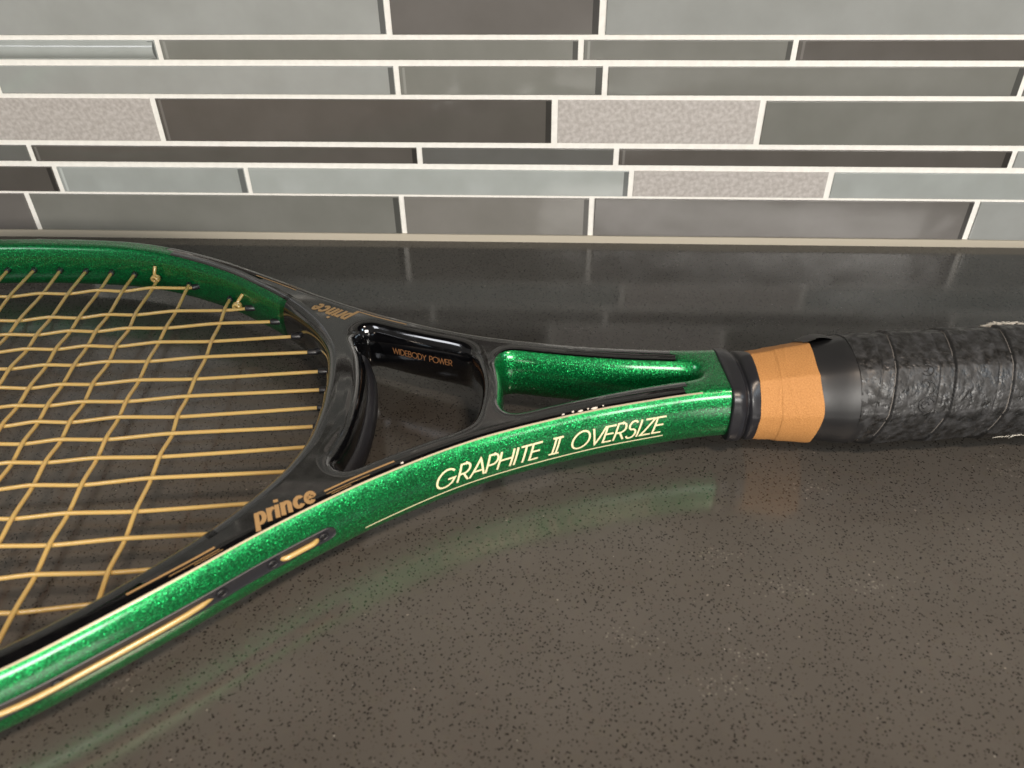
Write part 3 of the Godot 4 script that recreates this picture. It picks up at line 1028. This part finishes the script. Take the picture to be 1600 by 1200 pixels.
func build_handle(root: Node3D):
	var roll := deg_to_rad(-9.0)
	var wob := FastNoiseLite.new()
	wob.seed = 5
	wob.frequency = 0.05
	# rubber collar with two ribs
	put("collar", band(spread(56.8, 68.4, 54), func(u, a):
		var r := 14.2 + 0.5 * smoothstep(56.8, 57.5, u)
		r -= 1.1 * exp(-pow((u - 62.6) / 0.6, 2.0))
		r += 0.25 * exp(-pow((u - 60.0) / 1.6, 2.0)) + 0.3 * exp(-pow((u - 65.0) / 1.8, 2.0))
		var box := 1.0 / pow(pow(absf(cos(a)) / 14.9, 4.5) + pow(absf(sin(a)) / 11.2, 4.5), 1.0 / 4.5)
		var rr := lerpf(box + r - 14.7, r * octagon(a + roll, 0.5), smoothstep(58.5, 67.0, u))
		return Vector2((rr - 0.7 * smoothstep(66.4, 67.2, u)) if u > 56.9 else 9.0, 0.0)), M.rubber, root)
	# tan paper tape
	put("paper_tape", band(spread(66.2, 85.0, 110), func(u, a):
		var t: float = (u - 66.2) / 18.8
		var r := lerpf(14.8, 17.0, pow(t, 1.2))
		# the edge of the turn below, and creases where the tape bridges the slope
		r += 0.22 * smoothstep(73.2, 73.6, u + 0.5 * sin(a * 2.0 + 0.6))
		r += 0.10 * exp(-pow((u - 71.2 - 2.4 * sin(a - 0.2)) / 0.5, 2.0)) + 0.09 * exp(-pow((u - 78.6 + 3.0 * sin(a * 1.5)) / 0.6, 2.0))
		r += 0.22 * wob.get_noise_3d(u * 1.6, cos(a) * 24.0, sin(a) * 24.0)
		if t < 0.006 or t > 0.994: r -= 0.5
		return Vector2(r * octagon(a + roll, lerpf(0.75, 0.30, smoothstep(0.1, 0.6, sin(a)))), (0.45 * sin(a * 3.0 + 1.0) + 0.3 * sin(a * 5.0)) * (t - 0.15)), 160), M.paper, root)
	# smooth black tape
	put("black_tape", band(spread(83.6, 98.0, 50), func(u, a):
		var t: float = clampf((u - 83.9) / 12.5, 0, 1)
		var r := lerpf(16.0, 18.1, smoothstep(0.0, 1.0, t))
		r += 0.06 * wob.get_noise_3d(u * 1.5, cos(a) * 14.0, sin(a) * 14.0)
		if u < 83.8: r = 15.0
		return Vector2(r * octagon(a + roll, 0.75), 0.25 * sin(a * 2.0) * (1.0 - t))), M.tape, root)
	# a loose end of the black tape behind the top
	var flap := []
	for i in 13:
		var row := PackedVector3Array()
		var t := i / 12.0
		for j in 5:
			var a := deg_to_rad(lerpf(104.0, 142.0, j / 4.0))
			var r := 17.3 + 1.25 * sin(PI * t) + 0.6 * t * (0.45 + 0.55 * sin(PI * j / 4.0))
			var u := lerpf(83.8, 93.5, t)
			var c := handle_centre(u)
			row.append(Vector3(u, c.x + sin(a) * r, c.y + cos(a) * r) * MM)
		flap.append(row)
	put("loose_tape_end", sheet(flap, false, false, true), M.tape, root)
	# overgrip wound in a spiral, worn
	var pitch := 18.7
	var rough := FastNoiseLite.new()
	rough.seed = 77
	rough.frequency = 0.09
	rough.fractal_octaves = 4
	var radius_at := func(u, a):
		var turn_ := fposmod(a + 1.9, TAU) / TAU      # 0..1 round the handle, its jump on the hidden side
		var f := fposmod((u - 89.6 - pitch * (turn_ - 0.5)) / pitch, 1.0)
		var r := 17.75 + 0.45 * smoothstep(96.0, 106.0, u) + 0.85 * (1.0 - f) - 0.5 * exp(-pow((f - 0.0) / 0.018, 2.0)) - 0.2 * exp(-pow((f - 0.765) / 0.02, 2.0))
		var wear := clampf(rough.get_noise_3d(u * 1.0, cos(a) * 18.0, sin(a) * 18.0) * 2.2 + 0.25, 0.0, 1.0)
		r += 0.28 * wear * (1.0 - smoothstep(0.72, 0.77, f)) * rough.get_noise_3d(u * 4.0, cos(a) * 76.0, sin(a) * 76.0)
		return r
	var us := spread(96.0, 172.0, 380) + spread(173.0, 284.0, 170)
	var grip := put("grip", band(us, func(u, a):
		var r: float = radius_at.call(u, a)
		if u < 96.1 or u > 283.9: r -= 1.2
		return Vector2(r * octagon(a + roll, 0.6), 0.0), 200), M.grip, root)
	var on_grip := func(u, a, lift):
		var r: float = (radius_at.call(u, a) + lift) * octagon(a + roll, 0.6)
		var c := handle_centre(u)
		return Vector3(u, c.x + sin(a) * r, c.y + cos(a) * r) * MM
	# pale thread of the seam
	for k in range(1, 4):
		for piece in [[-0.75, -0.35], [-0.3, 0.25], [0.3, 0.75], [0.8, 1.5]]:
			if rng.randf() < 0.2: continue
			var pts := PackedVector3Array()
			for i in 25:
				var a := lerpf(piece[0], piece[1], i / 24.0) + 0.35
				var turn_ := fposmod(a + 1.9, TAU) / TAU
				var u := 89.6 + pitch * (turn_ - 0.5) + pitch * (k + 0.0)
				pts.append(on_grip.call(u - 0.25 + 0.12 * rng.randf(), a, 0.0 + 0.1 * rng.randf()))
			put("seam_thread", tube(pts, 0.00013, 5), M.thread, grip)
	# pressed-in curls of lettering
	var signs := [arc(116.4, 0.30, 2.6, 0.13, 20, 330, 14), arc(116.0, 0.30, 1.2, 0.06, 0, 250, 8),
		arc(116.8, 0.60, 2.4, 0.12, -80, 150, 12), arc(116.2, 0.66, 1.3, 0.07, -60, 170, 10), arc(117.0, 0.90, 2.0, 0.10, -150, 90, 12), arc(116.4, 0.93, 1.0, 0.06, -120, 100, 8)]
	for s in signs:
		var pts := PackedVector3Array()
		for p in s: pts.append(on_grip.call(p.x, p.y, 0.05))
		put("pressed_letter", tube(pts, 0.00022, 6), M.tape, grip)
	# frayed white backing at the top and bottom of the last wrap in view
	for spot in [[147.0, 2.14, 16.0, 90], [149.0, -0.84, 14.0, 30]]:
		var fuzz := []
		for k in spot[3]:
			var u: float = spot[0] + rng.randf() * spot[2]
			var a: float = spot[1] + rng.randf_range(-0.10, 0.10) + 0.008 * (u - spot[0])
			var p0: Vector3 = on_grip.call(u, a, 0.0)
			var p1: Vector3 = on_grip.call(u + rng.randf_range(-2.5, 2.5), a + rng.randf_range(-0.03, 0.03), rng.randf_range(0.2, 0.6))
			var p2: Vector3 = on_grip.call(u + rng.randf_range(-3.5, 3.5), a + rng.randf_range(-0.05, 0.05), rng.randf_range(0.0, 1.1))
			fuzz.append(tube(PackedVector3Array([p0, p1, p2]), 0.00018 if k % 3 else 0.0005, 5, 0.00006))
		var fz := put("frayed_backing", joined(fuzz), M.fluff, grip)
		fz.set_meta("kind", "stuff")
	put("butt_cap", band([283.0, 284.0, 290.0, 296.0, 299.0, 300.0, 300.2], func(u, _a):
		return Vector2(17.5 if u < 283.5 else 18.6 if u < 297 else 17.4 if u < 299.5 else 15.0 if u < 300.1 else 0.2, 0.0), 48), M.rubber, root)
